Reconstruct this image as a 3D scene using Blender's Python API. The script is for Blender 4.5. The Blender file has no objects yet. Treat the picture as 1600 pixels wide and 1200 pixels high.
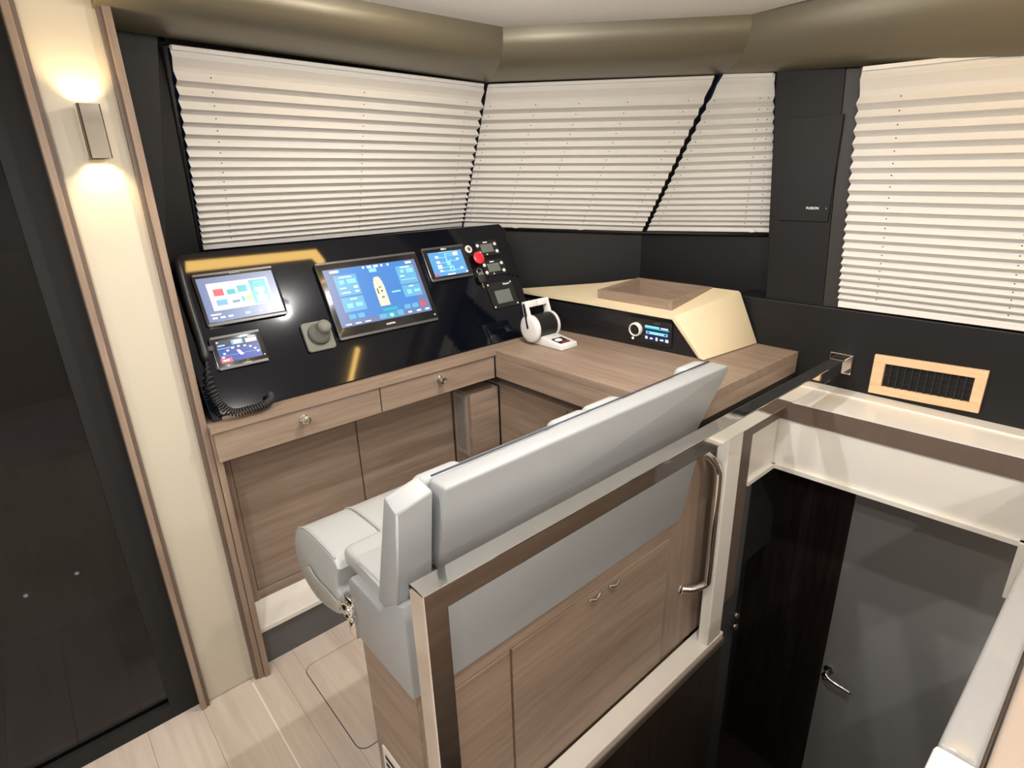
import bpy, bmesh, math, random
from mathutils import Vector as V, Matrix
random.seed(4)
S = bpy.context.scene
COL = S.collection
# ------------------------------------------------------------------ camera
cam = bpy.data.cameras.new('camera'); camo = bpy.data.objects.new('camera', cam); COL.objects.link(camo)
cam.sensor_width = 36; cam.lens = 897.145 / 1600 * 36; cam.clip_start = .02
camo.matrix_world = Matrix(((0.74966685, 0.24646581, -0.61421024, 0), (-0.66115148, 0.23734241, -0.71172137, 0),
                            (-0.02963684, 0.93963992, 0.34087897, 1.62), (0, 0, 0, 1)))
S.camera = camo
# ------------------------------------------------------------------ world: night outside
w = bpy.data.worlds.new('night'); S.world = w; w.use_nodes = True
w.node_tree.nodes['Background'].inputs[0].default_value = (.010, .018, .045, 1)
w.node_tree.nodes['Background'].inputs[1].default_value = .6
S.view_settings.view_transform = 'Standard'; S.view_settings.look = 'None'; S.view_settings.gamma = 1
S.view_settings.use_curve_mapping = False; S.view_settings.exposure = 0.10
# lamps of the cabin: (x, y, watts)
DOWNLIGHTS = [(1.07, 1.10, 36), (.85, .22, 26), (-.15, .75, 24), (-.35, -.75, 34), (-1.1, .7, 24), (1.0, -1.2, 34), (-1.3, -1.3, 30)]
ZC = 2.10
# ------------------------------------------------------------------ materials
M = {}
def sock(b, n, v): b.inputs[n].default_value = v
def mat(name, col, rough=.5, metal=0, coat=0, spec=.5, emit=None, es=0, bump=None, var=None, alpha=None):
    m = bpy.data.materials.new(name); m.use_nodes = True; nt = m.node_tree; b = nt.nodes['Principled BSDF']
    sock(b, 'Base Color', (*col, 1)); sock(b, 'Roughness', rough); sock(b, 'Metallic', metal)
    sock(b, 'Coat Weight', coat); sock(b, 'Specular IOR Level', spec)
    if emit: sock(b, 'Emission Color', (*emit, 1)); sock(b, 'Emission Strength', es)
    tc = nt.nodes.new('ShaderNodeTexCoord')
    if bump:
        sc, st = bump
        n = nt.nodes.new('ShaderNodeTexNoise'); n.inputs['Scale'].default_value = sc; n.inputs['Detail'].default_value = 3
        nt.links.new(tc.outputs['Object'], n.inputs['Vector'])
        bp = nt.nodes.new('ShaderNodeBump'); bp.inputs['Strength'].default_value = st; bp.inputs['Distance'].default_value = .002
        nt.links.new(n.outputs['Fac'], bp.inputs['Height']); nt.links.new(bp.outputs['Normal'], b.inputs['Normal'])
    if var:
        sc, amt = var
        n = nt.nodes.new('ShaderNodeTexNoise'); n.inputs['Scale'].default_value = sc; n.inputs['Detail'].default_value = 4
        nt.links.new(tc.outputs['Object'], n.inputs['Vector'])
        mx = nt.nodes.new('ShaderNodeMix'); mx.data_type = 'RGBA'
        mx.inputs[6].default_value = (*[c * (1 - amt) for c in col], 1); mx.inputs[7].default_value = (*[min(1, c * (1 + amt)) for c in col], 1)
        nt.links.new(n.outputs['Fac'], mx.inputs[0]); nt.links.new(mx.outputs[2], b.inputs['Base Color'])
    M[name] = m
    return m
def wood(name, c1, c2, scale, rough=.45, rnd=0, spec=.4):
    """grain: stretched noise; scale = per-axis frequency"""
    m = bpy.data.materials.new(name); m.use_nodes = True; nt = m.node_tree; b = nt.nodes['Principled BSDF']
    sock(b, 'Roughness', rough); sock(b, 'Specular IOR Level', spec)
    tc = nt.nodes.new('ShaderNodeTexCoord'); mp = nt.nodes.new('ShaderNodeMapping'); mp.inputs['Scale'].default_value = scale
    nt.links.new(tc.outputs['Object'], mp.inputs['Vector'])
    n = nt.nodes.new('ShaderNodeTexNoise'); n.inputs['Scale'].default_value = 1; n.inputs['Detail'].default_value = 6; n.inputs['Roughness'].default_value = .65
    n.inputs['Distortion'].default_value = .4
    nt.links.new(mp.outputs[0], n.inputs['Vector'])
    cr = nt.nodes.new('ShaderNodeValToRGB'); cr.color_ramp.elements[0].position = .32; cr.color_ramp.elements[1].position = .68
    cr.color_ramp.elements[0].color = (*c1, 1); cr.color_ramp.elements[1].color = (*c2, 1)
    nt.links.new(n.outputs['Fac'], cr.inputs[0])
    out = cr.outputs[0]
    if rnd:
        oi = nt.nodes.new('ShaderNodeObjectInfo'); mr = nt.nodes.new('ShaderNodeMapRange')
        mr.inputs[3].default_value = 1 - rnd; mr.inputs[4].default_value = 1 + rnd
        nt.links.new(oi.outputs['Random'], mr.inputs[0])
        hs = nt.nodes.new('ShaderNodeHueSaturation'); nt.links.new(out, hs.inputs['Color']); nt.links.new(mr.outputs[0], hs.inputs['Value'])
        out = hs.outputs[0]
    nt.links.new(out, b.inputs['Base Color'])
    bp = nt.nodes.new('ShaderNodeBump'); bp.inputs['Strength'].default_value = .12; bp.inputs['Distance'].default_value = .002
    nt.links.new(n.outputs['Fac'], bp.inputs['Height']); nt.links.new(bp.outputs['Normal'], b.inputs['Normal'])
    M[name] = m
W1, W2 = (.235, .166, .122), (.35, .266, .203)
wood('wood_x', W1, W2, (2.5, 36, 36)); wood('wood_y', W1, W2, (36, 2.5, 36)); wood('wood_z', W1, W2, (36, 36, 2.5))
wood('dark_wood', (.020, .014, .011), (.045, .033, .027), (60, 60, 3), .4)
wood('plank', (.60, .50, .42), (.74, .645, .56), (26, 1.6, 26), .42, .07)
wood('room_wood', (.15, .09, .06), (.23, .15, .10), (50, 50, 3), .4)
wood('vent_wood', (.74, .47, .27), (.86, .60, .38), (40, 3, 40), .4)
mat('trim_wood', (.135, .098, .078), .45, var=(40, .15))
mat('white', (.80, .77, .70), .32, coat=.2); mat('ceiling', (.90, .885, .87), .6)
mat('gloss_white', (.78, .78, .77), .15, coat=.4)
mat('coaming_grey', (.33, .325, .32), .12, coat=.6, bump=(9, .25))
mat('cream', (.80, .68, .46), .45, bump=(350, .12)); mat('panel_cream', (.58, .53, .43), .42)
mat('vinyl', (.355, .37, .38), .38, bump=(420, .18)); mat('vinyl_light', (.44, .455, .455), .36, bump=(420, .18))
mat('end_cap', (.40, .39, .35), .4); mat('grille', (.50, .48, .45), .35, metal=.6); mat('piping', (.42, .43, .43), .4); mat('seam_dark', (.06, .07, .11), .6)
mat('leather_black', (.006, .006, .0065), .5, spec=.35, bump=(500, .3)); mat('pillar_brown', (.026, .023, .020), .5); mat('soffit', (.168, .150, .105), .40, metal=.35, bump=(500, .1))
mat('black_gloss', (.0025, .0035, .007), .05, spec=.45); mat('bezel', (.012, .012, .013), .22, coat=.3)
mat('bezel_edge', (.10, .10, .105), .35, metal=.3); mat('black', (.008, .008, .009), .45); mat('black_matte', (.006, .006, .006), .8)
mat('rubber', (.02, .02, .021), .55); mat('toe_grey', (.11, .11, .115), .25)
mat('chrome', (.82, .80, .77), .06, metal=1, bump=(14, .03)); mat('steel', (.62, .60, .56), .28, metal=1)
mat('grey_cover', (.175, .18, .155), .8, bump=(300, .3)); mat('red', (.72, .03, .05), .35)
mat('blind', (.685, .672, .645), .85); mat('blind_rail', (.80, .78, .74), .4); mat('hole', (.03, .03, .03), .9)
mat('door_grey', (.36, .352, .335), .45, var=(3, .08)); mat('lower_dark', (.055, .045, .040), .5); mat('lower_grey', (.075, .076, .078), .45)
mat('lcd_off', (.15, .16, .15), .25); mat('caulk', (.88, .85, .78), .5); mat('pod_black', (.010, .010, .012), .3, coat=.2)
mat('sofa', (.035, .037, .05), .6); mat('locker', (.30, .33, .46), .5); mat('deck', (.34, .27, .23), .6, var=(8, .2)); mat('deck_strip', (.62, .56, .52), .5); mat('tan', (.40, .32, .26), .55)
mat('text_white', (.8, .8, .8), .5, emit=(.9, .9, .9), es=.35)
def emat(name, col, s): return mat(name, (0, 0, 0), .3, emit=col, es=s)
emat('scr_blue', (.10, .33, .85), .85); emat('scr_mid', (.16, .47, .88), .95); emat('scr_dark', (.012, .03, .11), .7); emat('scr_navy', (.02, .06, .42), .9)
emat('scr_white', (1, 1, 1), 1.25); emat('scr_red', (.9, .12, .16), 1.0); emat('scr_teal', (.05, .55, .62), 1.0); emat('scr_cyan', (.35, .82, 1), 1.05)
emat('scr_yellow', (.95, .75, .2), 1.0); emat('scr_cream', (.95, .88, .68), 1.0); emat('scr_tile', (.20, .56, .86), .95); emat('scr_grad', (.22, .30, .55), .85)
emat('lamp', (1, .93, .82), 30); emat('led_strip', (1, .62, .18), 22); emat('sconce_lamp', (1, .8, .45), 12); emat('blue_led', (.1, .1, 1), 3)
def glassmat(name, tint, rough=0, ior=1.5):
    m = bpy.data.materials.new(name); m.use_nodes = True; nt = m.node_tree; nt.nodes.clear()
    o = nt.nodes.new('ShaderNodeOutputMaterial'); mx = nt.nodes.new('ShaderNodeMixShader'); fr = nt.nodes.new('ShaderNodeFresnel')
    fr.inputs['IOR'].default_value = ior
    t = nt.nodes.new('ShaderNodeBsdfTransparent'); t.inputs[0].default_value = (*tint, 1)
    g = nt.nodes.new('ShaderNodeBsdfGlossy'); g.inputs['Roughness'].default_value = rough
    nt.links.new(fr.outputs[0], mx.inputs[0]); nt.links.new(t.outputs[0], mx.inputs[1]); nt.links.new(g.outputs[0], mx.inputs[2])
    nt.links.new(mx.outputs[0], o.inputs[0]); M[name] = m
glassmat('dark_glass', (.34, .35, .38), 0, 1.5); glassmat('window_glass', (.5, .53, .58))
# ------------------------------------------------------------------ mesh helpers (all in world coordinates)
ORG = {}
def obj(name, bm, m, parent=None, smooth=False, kind=None):
    me = bpy.data.meshes.new(name)
    if parent is not None: bmesh.ops.translate(bm, vec=-ORG[parent], verts=bm.verts)
    bmesh.ops.recalc_face_normals(bm, faces=bm.faces)
    bm.to_mesh(me); bm.free()
    o = bpy.data.objects.new(name, me); COL.objects.link(o)
    for k in (m if isinstance(m, (list, tuple)) else [m]): me.materials.append(M[k])
    if smooth:
        for p in me.polygons: p.use_smooth = True
        if smooth is not True:
            try: me.set_sharp_from_angle(angle=smooth)
            except Exception: pass
    if parent is not None: o.parent = parent; ORG[o] = ORG[parent]
    else: ORG[o] = V((0, 0, 0))
    if kind: o['kind'] = kind
    return o
def tag(o, label, cat, group=None):
    o['label'] = label; o['category'] = cat
    if group: o['group'] = group
    return o
def thing(name, label, cat, loc, group=None):
    o = bpy.data.objects.new(name, None); COL.objects.link(o); o.location = loc; o.empty_display_size = .05
    ORG[o] = V(loc); tag(o, label, cat, group); return o
def struct(name, bm, m, parent=None, **k):
    o = obj(name, bm, m, parent, **k); o['kind'] = 'structure'; return o
def sgroup(name, loc=(0, 0, 0)):
    o = bpy.data.objects.new(name, None); COL.objects.link(o); o.location = loc; ORG[o] = V(loc); o['kind'] = 'structure'; return o
SM = math.radians(40)
def box(x0, x1, y0, y1, z0, z1, bev=0, seg=2, bm=None):
    b = bmesh.new()
    bmesh.ops.create_cube(b, size=1)
    for v in b.verts: v.co = V(((x0 + x1) / 2 + v.co.x * (x1 - x0), (y0 + y1) / 2 + v.co.y * (y1 - y0), (z0 + z1) / 2 + v.co.z * (z1 - z0)))
    if bev: bmesh.ops.bevel(b, geom=list(b.edges), offset=bev, segments=seg, affect='EDGES', profile=.5)
    return merge(bm, b)
def merge(bm, b):
    if bm is None: return b
    t = bpy.data.meshes.new('t'); b.to_mesh(t); b.free(); bm.from_mesh(t); bpy.data.meshes.remove(t); return bm
def prism(pts, d, bev=0, seg=2, bm=None):
    """closed solid: polygon pts (3D) extruded by vector d"""
    b = bmesh.new(); d = V(d)
    a = [b.verts.new(V(p)) for p in pts]; c = [b.verts.new(V(p) + d) for p in pts]
    n = len(pts); b.faces.new(a); b.faces.new(c[::-1])
    for i in range(n): b.faces.new((a[i], c[i], c[(i + 1) % n], a[(i + 1) % n]))
    bmesh.ops.recalc_face_normals(b, faces=b.faces)
    if bev: bmesh.ops.bevel(b, geom=list(b.edges), offset=bev, segments=seg, affect='EDGES', profile=.5)
    return merge(bm, b)
def hexa(p, bev=0, bm=None):
    """8 points: bottom 4 then top 4"""
    b = bmesh.new(); v = [b.verts.new(V(q)) for q in p]
    for f in ((0, 1, 2, 3), (4, 5, 6, 7), (0, 1, 5, 4), (1, 2, 6, 5), (2, 3, 7, 6), (3, 0, 4, 7)): b.faces.new([v[i] for i in f])
    bmesh.ops.recalc_face_normals(b, faces=b.faces)
    if bev: bmesh.ops.bevel(b, geom=list(b.edges), offset=bev, segments=2, affect='EDGES', profile=.5)
    return merge(bm, b)
def tube(path, r, n=12, bm=None, caps=True):
    b = bmesh.new(); path = [V(p) for p in path]; rings = []
    prev = None
    for i, p in enumerate(path):
        t = (path[min(i + 1, len(path) - 1)] - path[max(i - 1, 0)]).normalized()
        if prev is None:
            u = t.orthogonal().normalized()
        else:
            u = (prev - t * prev.dot(t)).normalized()
        prev = u; w_ = t.cross(u); rr = r[i] if isinstance(r, (list, tuple)) else r
        rings.append([b.verts.new(p + (u * math.cos(a) + w_ * math.sin(a)) * rr) for a in [2 * math.pi * k / n for k in range(n)]])
    for a, c in zip(rings, rings[1:]):
        for k in range(n): b.faces.new((a[k], a[(k + 1) % n], c[(k + 1) % n], c[k]))
    if caps: b.faces.new(rings[0][::-1]); b.faces.new(rings[-1])
    return merge(bm, b)
def lathe(c, ax, prof, n=24, bm=None):
    """prof: (radius, distance along axis)"""
    b = bmesh.new(); c = V(c); ax = V(ax).normalized(); u = ax.orthogonal().normalized(); w_ = ax.cross(u); rings = []
    for r, h in prof:
        if r <= 1e-6: rings.append([b.verts.new(c + ax * h)]); continue
        rings.append([b.verts.new(c + ax * h + (u * math.cos(a) + w_ * math.sin(a)) * r) for a in [2 * math.pi * k / n for k in range(n)]])
    for a, d in zip(rings, rings[1:]):
        for k in range(n):
            k2 = (k + 1) % n
            if len(a) == 1 and len(d) == 1: continue
            if len(a) == 1: b.faces.new((a[0], d[k2], d[k]))
            elif len(d) == 1: b.faces.new((a[k], a[k2], d[0]))
            else: b.faces.new((a[k], a[k2], d[k2], d[k]))
    for e in (rings[0], rings[-1]):
        if len(e) > 1: b.faces.new(e)
    return merge(bm, b)
def poly(pts, bm=None):
    b = bmesh.new(); b.faces.new([b.verts.new(V(p)) for p in pts]); return merge(bm, b)
def arc(pts, k=8):
    """smooth polyline through pts (Catmull-Rom)"""
    P = [V(p) for p in pts]; out = []
    for i in range(len(P) - 1):
        a, b, c, d = P[max(i - 1, 0)], P[i], P[i + 1], P[min(i + 2, len(P) - 1)]
        for j in range(k):
            t = j / k
            out.append(.5 * ((2 * b) + (-a + c) * t + (2 * a - 5 * b + 4 * c - d) * t * t + (-a + 3 * b - 3 * c + d) * t ** 3))
    out.append(P[-1]); return out
def rrect(x0, x1, y0, y1, r, n=5):
    o = []
    for cx, cy, a0 in ((x1 - r, y1 - r, 0), (x0 + r, y1 - r, 90), (x0 + r, y0 + r, 180), (x1 - r, y0 + r, 270)):
        for k in range(n + 1):
            a = math.radians(a0 + 90 * k / n); o.append((cx + r * math.cos(a), cy + r * math.sin(a)))
    return o
class Frame:
    """a flat working plane: origin, two axes and the normal"""
    def __init__(s, o, u, v): s.o = V(o); s.u = V(u).normalized(); s.v = V(v).normalized(); s.n = s.u.cross(s.v).normalized()
    def __call__(s, a, b, h=0): return s.o + s.u * a + s.v * b + s.n * h
    def slab(s, a0, a1, b0, b1, h0, h1, bev=0, r=0, bm=None):
        if r: pts = [s(a, b, h0) for a, b in rrect(a0, a1, b0, b1, r)]
        else: pts = [s(a0, b0, h0), s(a1, b0, h0), s(a1, b1, h0), s(a0, b1, h0)]
        return prism(pts, s.n * (h1 - h0), bev, bm=bm)
    def text(s, txt, a, b, h, size):
        c = bpy.data.curves.new('t', 'FONT'); c.body = txt; c.size = size; c.align_x = 'CENTER'; c.align_y = 'CENTER'; c.extrude = .0004; c.resolution_u = 3
        t = bpy.data.objects.new('t', c); COL.objects.link(t); dg = bpy.context.evaluated_depsgraph_get()
        me = bpy.data.meshes.new_from_object(t.evaluated_get(dg)); bm = bmesh.new(); bm.from_mesh(me)
        bpy.data.objects.remove(t); bpy.data.curves.remove(c); bpy.data.meshes.remove(me)
        for v in bm.verts: v.co = s(a + v.co.x, b + v.co.y, h + v.co.z)
        return bm
    def quads(s, rows, h, mats):
        """flat display graphics: rows of (a0,b0,a1,b1,material)"""
        bm = bmesh.new()
        for i, (a0, b0, a1, b1, m) in enumerate(rows):
            hh = h + .00015 * (i % 7) + .0004 * (i // 7)
            f = bm.faces.new([bm.verts.new(s(*q, hh)) for q in ((a0, b0), (a1, b0), (a1, b1), (a0, b1))]); f.material_index = mats.index(m)
        return bm
# ================================================================== THE SHELL
# floor: light planks laid fore and aft, well for the stairs left open
floor = sgroup('floor')
xs = [-2.25, -2.08, -1.90, -1.74, -1.56, -1.40, -1.22, -1.06, -.88, -.70, -.54, -.36, -.19, -.02, .135, .292, .379, .45, .60, .78, .94, 1.10, 1.26, 1.42, 1.60, 1.78, 1.96, 2.14, 2.3]
WX0, WX1, WY0, WY1 = .45, 2.02, .06, .735       # stairwell opening
def plank(x0, x1, y0, y1): struct('plank', box(x0 + .0004, x1 - .0004, y0, y1, -.03, 0), 'plank', floor)
for a, b in zip(xs, xs[1:]):
    if b <= WX0 + .001: plank(a, b, -2.2, 1.93)
    else:
        plank(a, b, WY1 + .03 if b < 1.45 else 1.08, 1.93); plank(a, b, -2.2, WY0 - .05)
struct('caulk_line', box(.2895, .2945, -2.2, 1.76, -.02, .0008), 'caulk', floor)
hb = prism([(x, y, 0) for x, y in rrect(.446, 1.25, 1.266, 1.70, .035)], (0, 0, .0006)); struct('hatch_gap', hb, 'seam_dark', floor)
hb = prism([(x, y, 0) for x, y in rrect(.449, 1.247, 1.269, 1.697, .032)], (0, 0, .0014)); struct('floor_hatch', hb, 'plank', floor)
# ceiling, walls behind the camera
struct('ceiling', prism([(-2.3, -2.2, ZC), (2.055, -2.2, ZC), (2.055, .95, ZC), (2.07, 1.12, ZC), (1.486, 1.712, ZC), (.33, 1.69, ZC), (.33, 1.88, ZC), (-2.3, 1.88, ZC)], (0, 0, .05)), 'ceiling')
struct('wall_back', box(-2.3, 2.4, -2.3, -2.2, 0, ZC), 'panel_cream')
struct('wall_left', box(-2.35, -2.25, -2.3, 2.0, 0, ZC + .05), 'panel_cream')
# soffit around the windscreen: three padded lengths
bot = [V((.30, 1.95, 2.005)), V((1.59, 1.95, 1.966)), V((2.225, 1.315, 1.958)), V((2.15, .40, 1.875)), V((2.15, -2.2, 1.84))]
top = [V((.30, 1.69, ZC)), V((1.486, 1.712, ZC)), V((2.07, 1.12, ZC)), V((2.055, .35, ZC)), V((2.055, -2.2, ZC))]
def soffit(name, ids, inn):
    bm = bmesh.new(); K = 10; rows = []
    for i, nrm in zip(ids, inn):
        r = []
        for k in range(K + 1):
            t = k / K; p0, p3 = bot[i], top[i]; hz = V((p3.x - p0.x, p3.y - p0.y, 0)); p1 = p0 + hz * .8 - V((0, 0, .004)); p2 = p3 - V((0, 0, .085)) + hz * .06
            r.append(bm.verts.new(p0 * (1 - t) ** 3 + p1 * 3 * t * (1 - t) ** 2 + p2 * 3 * t * t * (1 - t) + p3 * t ** 3))
        for q in (top[i] + V((0, 0, .06)), bot[i] - V(nrm) * .1 + V((0, 0, .1))): r.append(bm.verts.new(q))
        rows.append(r)
    for a, b in zip(rows, rows[1:]):
        for k in range(len(a)): bm.faces.new((a[k], a[(k + 1) % len(a)], b[(k + 1) % len(b)], b[k]))
    bm.faces.new(rows[0]); bm.faces.new(rows[-1][::-1])
    return struct(name, bm, 'soffit', smooth=SM)
n1, nd, n2 = (0, -1, 0), (-.7071, -.7071, 0), (-1, 0, 0)
nb, nc = (-.38, -.92, 0), (-.92, -.38, 0)
soffit('trim_1', (0, 1), (n1, nb)); soffit('trim_2', (1, 2), (nb, nc)); soffit('trim_3', (2, 3, 4), (nc, n2, n2))
# windows
def window(name, tl, tr, bl, br, push):
    g = sgroup(name); push = V(push)
    q = [V(p) + push for p in (bl, br, tr, tl)]
    c = sum(q, V()) / 4
    struct('pane', prism(q, push.normalized() * .008), 'window_glass', g)
    for i in range(4):
        a, b = q[i], q[(i + 1) % 4]; d = (c - (a + b) / 2).normalized() * .03
        struct('window_frame', prism([a - d * .6, b - d * .6, b + d * .1, a + d * .1], -push.normalized() * .02), 'black', g)
    return g
L_TL, L_TR, L_BL, L_BR = (.487, 1.95, 1.985), (1.583, 1.95, 1.962), (.541, 2.27, 1.411), (1.668, 2.27, 1.408)
C_TL, C_TR, C_BL, C_BR = (1.612, 1.955, 1.963), (2.212, 1.325, 1.957), (1.692, 2.275, 1.405), (2.268, 1.672, 1.362)
T_TL, T_TR, T_BL, T_BR = (2.222, 1.295, 1.957), (2.233, 1.098, 1.937), (2.290, 1.652, 1.363), (2.36, 1.098, 1.377)
R_TL, R_TR, R_BL, R_BR = (2.15, .780, 1.905), (2.15, -1.2, 1.845), (2.215, .757, 1.146), (2.215, -1.25, 1.15)
window('window_1', L_TL, L_TR, L_BL, L_BR, (0, .05, .015)); window('window_2', C_TL, C_TR, C_BL, C_BR, (.035, .035, .01))
window('window_3', T_TL, T_TR, T_BL, T_BR, (.05, .01, .01)); window('window_4', R_TL, R_TR, R_BL, R_BR, (.05, 0, .005))
# black wall panels round the windows
g = sgroup('wall_front')
struct('jamb', hexa([(.30, 2.06, .9), (.52, 2.26, .9), (.52, 2.36, .9), (.30, 2.3, .9), (.30, 1.94, 2.02), (.465, 1.945, 2.02), (.465, 2.06, 2.02), (.30, 2.05, 2.02)]), 'leather_black', g)
struct('jamb_lip', tube([(.525, 2.25, 1.41), (.474, 1.945, 1.98)], .008), 'leather_black', g, smooth=True)
struct('head_panel', box(.30, 1.62, 2.0, 2.10, 1.985, 2.12), 'black', g)
struct('window_ledge', box(.30, 1.70, 2.06, 2.36, 1.30, 1.400), 'leather_black', g)
struct('skirting', box(.30, 1.70, 2.30, 2.36, .0, 1.30), 'leather_black', g)
g = sgroup('wall_corner')
def slabq(a, b, c, d, n, t=.03): return prism([V(a), V(b), V(c), V(d)], V(n).normalized() * t)
struct('lower_panel', slabq((1.69, 2.28, 1.400), (2.275, 1.675, 1.358), (2.275, 1.675, 1.0), (1.69, 2.28, 1.0), (.7, .7, 0)), 'leather_black', g)
struct('lower_panel', slabq((2.275, 1.675, 1.358), (2.37, 1.05, 1.373), (2.37, 1.05, 1.0), (2.275, 1.675, 1.0), (1, .2, 0)), 'leather_black', g)
for q in ([(1.70, 2.25), (1.84, 2.065), (2.06, 1.725), (2.20, 1.75)], [(2.06, 1.725), (2.18, 1.61), (2.29, 1.66), (2.20, 1.75)], [(2.18, 1.61), (2.19, 1.16), (2.37, 1.10), (2.29, 1.66)]):
    struct('lower_shelf', prism([(x, y, 1.07) for x, y in q], (0, 0, .03)), 'leather_black', g)
struct('pillar_return', box(2.30, 2.40, .95, 1.03, 1.0, 1.95), 'black', g)
struct('window_ledge', tube([(1.69, 2.268, 1.395), (2.268, 1.668, 1.352), (2.36, 1.08, 1.366)], .008), 'leather_black', g, smooth=True)
struct('mullion', slabq((1.665, 2.31, 1.40), (1.70, 2.31, 1.40), (1.62, 2.0, 1.97), (1.58, 2.0, 1.97), (.4, .9, 0)), 'black', g)
struct('mullion', slabq((2.30, 1.70, 1.36), (2.32, 1.67, 1.36), (2.262, 1.34, 1.965), (2.24, 1.37, 1.965), (.9, .4, 0)), 'black', g)
struct('outer_panel', slabq((1.70, 2.33, .9), (2.33, 1.70, .9), (2.33, 1.70, 1.35), (1.70, 2.33, 1.35), (.7, .7, 0)), 'black', g)
g = sgroup('wall_right')
struct('lower_panel', box(2.20, 2.36, -2.2, 1.155, .80, 1.139, .004), 'leather_black', g)
struct('pillar_panel', hexa([(2.212, 1.026, 1.135), (2.212, .812, 1.135), (2.33, .812, 1.135), (2.33, 1.026, 1.135), (2.205, 1.085, 1.96), (2.205, .852, 1.93), (2.33, .852, 1.93), (2.33, 1.085, 1.96)], .004), 'leather_black', g)
struct('pillar_edge', hexa([(2.218, .812, 1.135), (2.226, .762, 1.135), (2.34, .762, 1.135), (2.34, .812, 1.135), (2.210, .852, 1.93), (2.216, .795, 1.925), (2.33, .795, 1.925), (2.33, .852, 1.93)]), 'pillar_brown', g)
# glazed side door with its black frame, and the padded column beside it
g = sgroup('door_1')
struct('pane', box(-1.9, .09, 1.812, 1.82, .05, 2.1), 'dark_glass', g)
struct('door_frame', box(.055, .132, 1.795, 1.84, 0, 2.1), 'black_matte', g)
struct('door_frame', box(-1.9, .055, 1.795, 1.84, 0, .055), 'black_matte', g)
struct('door_frame', box(-1.9, -1.8, 1.795, 1.84, .055, 2.1), 'black', g)
struct('wall_far', box(-2.3, -1.9, 1.79, 1.84, 0, 2.1), 'room_wood')
g = sgroup('wall_column')
struct('panel', box(.155, .314, 1.782, 1.86, 0.004, 2.1), 'panel_cream', g)
struct('edge_strip', box(.131, .147, 1.758, 1.86, 0, 2.1, .002), 'wood_z', g)
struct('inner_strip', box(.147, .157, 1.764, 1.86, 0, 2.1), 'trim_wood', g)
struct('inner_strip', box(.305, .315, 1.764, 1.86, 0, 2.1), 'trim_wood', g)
struct('edge_strip', box(.315, .333, 1.758, 1.95, 0, 2.1, .002), 'wood_z', g)
# outside, beyond the door: side deck and bulwark in the dark
struct('trim_4', box(-3.5, .12, 1.85, 3.2, -.1, -.02), 'deck')
struct('trim_5', box(-3.5, .12, 2.60, 2.73, -.02, -.012), 'deck_strip')
gw = sgroup('wall_outside')
struct('bulwark', box(-3.5, .12, 2.74, 2.85, -.02, .62), 'deck', gw)
struct('locker', box(-3.5, .07, 2.76, 2.85, .80, 1.42), 'locker', gw)
for x, z, c, lab in ((-.085, .105, 'scr_white', 'tiny white courtesy light low outside the glass door, right of two'), (-.258, .09, 'scr_white', 'tiny white courtesy light low outside the glass door, left of two')):
    t = thing('courtesy_light', lab, 'light', (x, 2.74, z), 'deck courtesy lights')
    obj('lens', lathe((x, 2.7395, z), (0, -1, 0), [(.008, 0), (.008, .004), (0, .006)], 12), c, t)
    obj('bezel', lathe((x, 2.7395, z), (0, -1, 0), [(.016, 0), (.016, .003), (.009, .004)], 14), 'steel', t)
# ------------------------------------------------------------------ stairwell
g = sgroup('trim_6')
SY = .735
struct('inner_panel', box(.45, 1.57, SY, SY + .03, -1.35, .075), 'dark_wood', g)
struct('sill', box(.44, 1.57, .732, .80, .075, .105, .004), 'white', g)
struct('sill_edge', box(.44, 1.575, .728, .736, .055, .078), 'trim_wood', g)
struct('corner_post', box(1.468, 1.553, .735, .772, .1, .915, .004), 'white', g)
RZ = .838
# rim wall facing aft (at y) and rim wall facing inboard (at x)
g = sgroup('wall_stairwell_right')
struct('rim_panel', box(1.765, 1.97, .812, .86, .585, .77), 'white', g)
struct('band', box(1.60, 1.972, .806, .86, .77, RZ), 'trim_wood', g)
struct('band', box(1.58, 1.768, .806, .819, .10, .77), 'trim_wood', g)
struct('rim_cap', box(1.555, 1.975, .798, .866, RZ, RZ + .012, .002), 'white', g)
struct('rim_panel', hexa([(1.972, .86, .585), (2.012, .06, .585), (2.06, .06, .585), (2.02, .86, .585), (1.972, .86, .77), (2.012, .06, .77), (2.06, .06, .77), (2.02, .86, .77)]), 'white', g)
struct('rim_lip', hexa([(1.958, .86, .572), (1.998, .06, .572), (2.06, .06, .572), (2.02, .86, .572), (1.958, .86, .588), (1.998, .06, .588), (2.06, .06, .588), (2.02, .86, .588)]), 'white', g)
struct('rim_lip', box(1.768, 1.97, .80, .86, .572, .588), 'white', g)
struct('band', hexa([(1.966, .86, .77), (2.006, .03, .77), (2.06, .03, .77), (2.02, .86, .77), (1.966, .86, RZ - .004), (2.006, .03, RZ - .004), (2.06, .03, RZ - .004), (2.02, .86, RZ - .004)]), 'trim_wood', g)
struct('coaming', hexa([(1.966, .87, RZ - .002), (2.02, -.30, RZ - .002), (2.205, -.30, .80), (2.205, .87, .80), (1.966, .87, RZ + .004), (2.02, -.30, RZ + .004), (2.205, -.30, .845), (2.205, .87, .845)]), 'white', g)
struct('coaming_cap', box(2.135, 2.203, -.30, .87, .842, .850, .003), 'white', g)
struct('coaming', box(1.93, 2.2, .862, .885, .80, .845, .002), 'white', g)
struct('end_wall', box(1.50, 2.2, .872, .884, .10, .872), 'black_matte', g)
struct('near_rim', box(1.985, 2.02, .075, .102, .40, .588), 'white', g)
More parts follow.
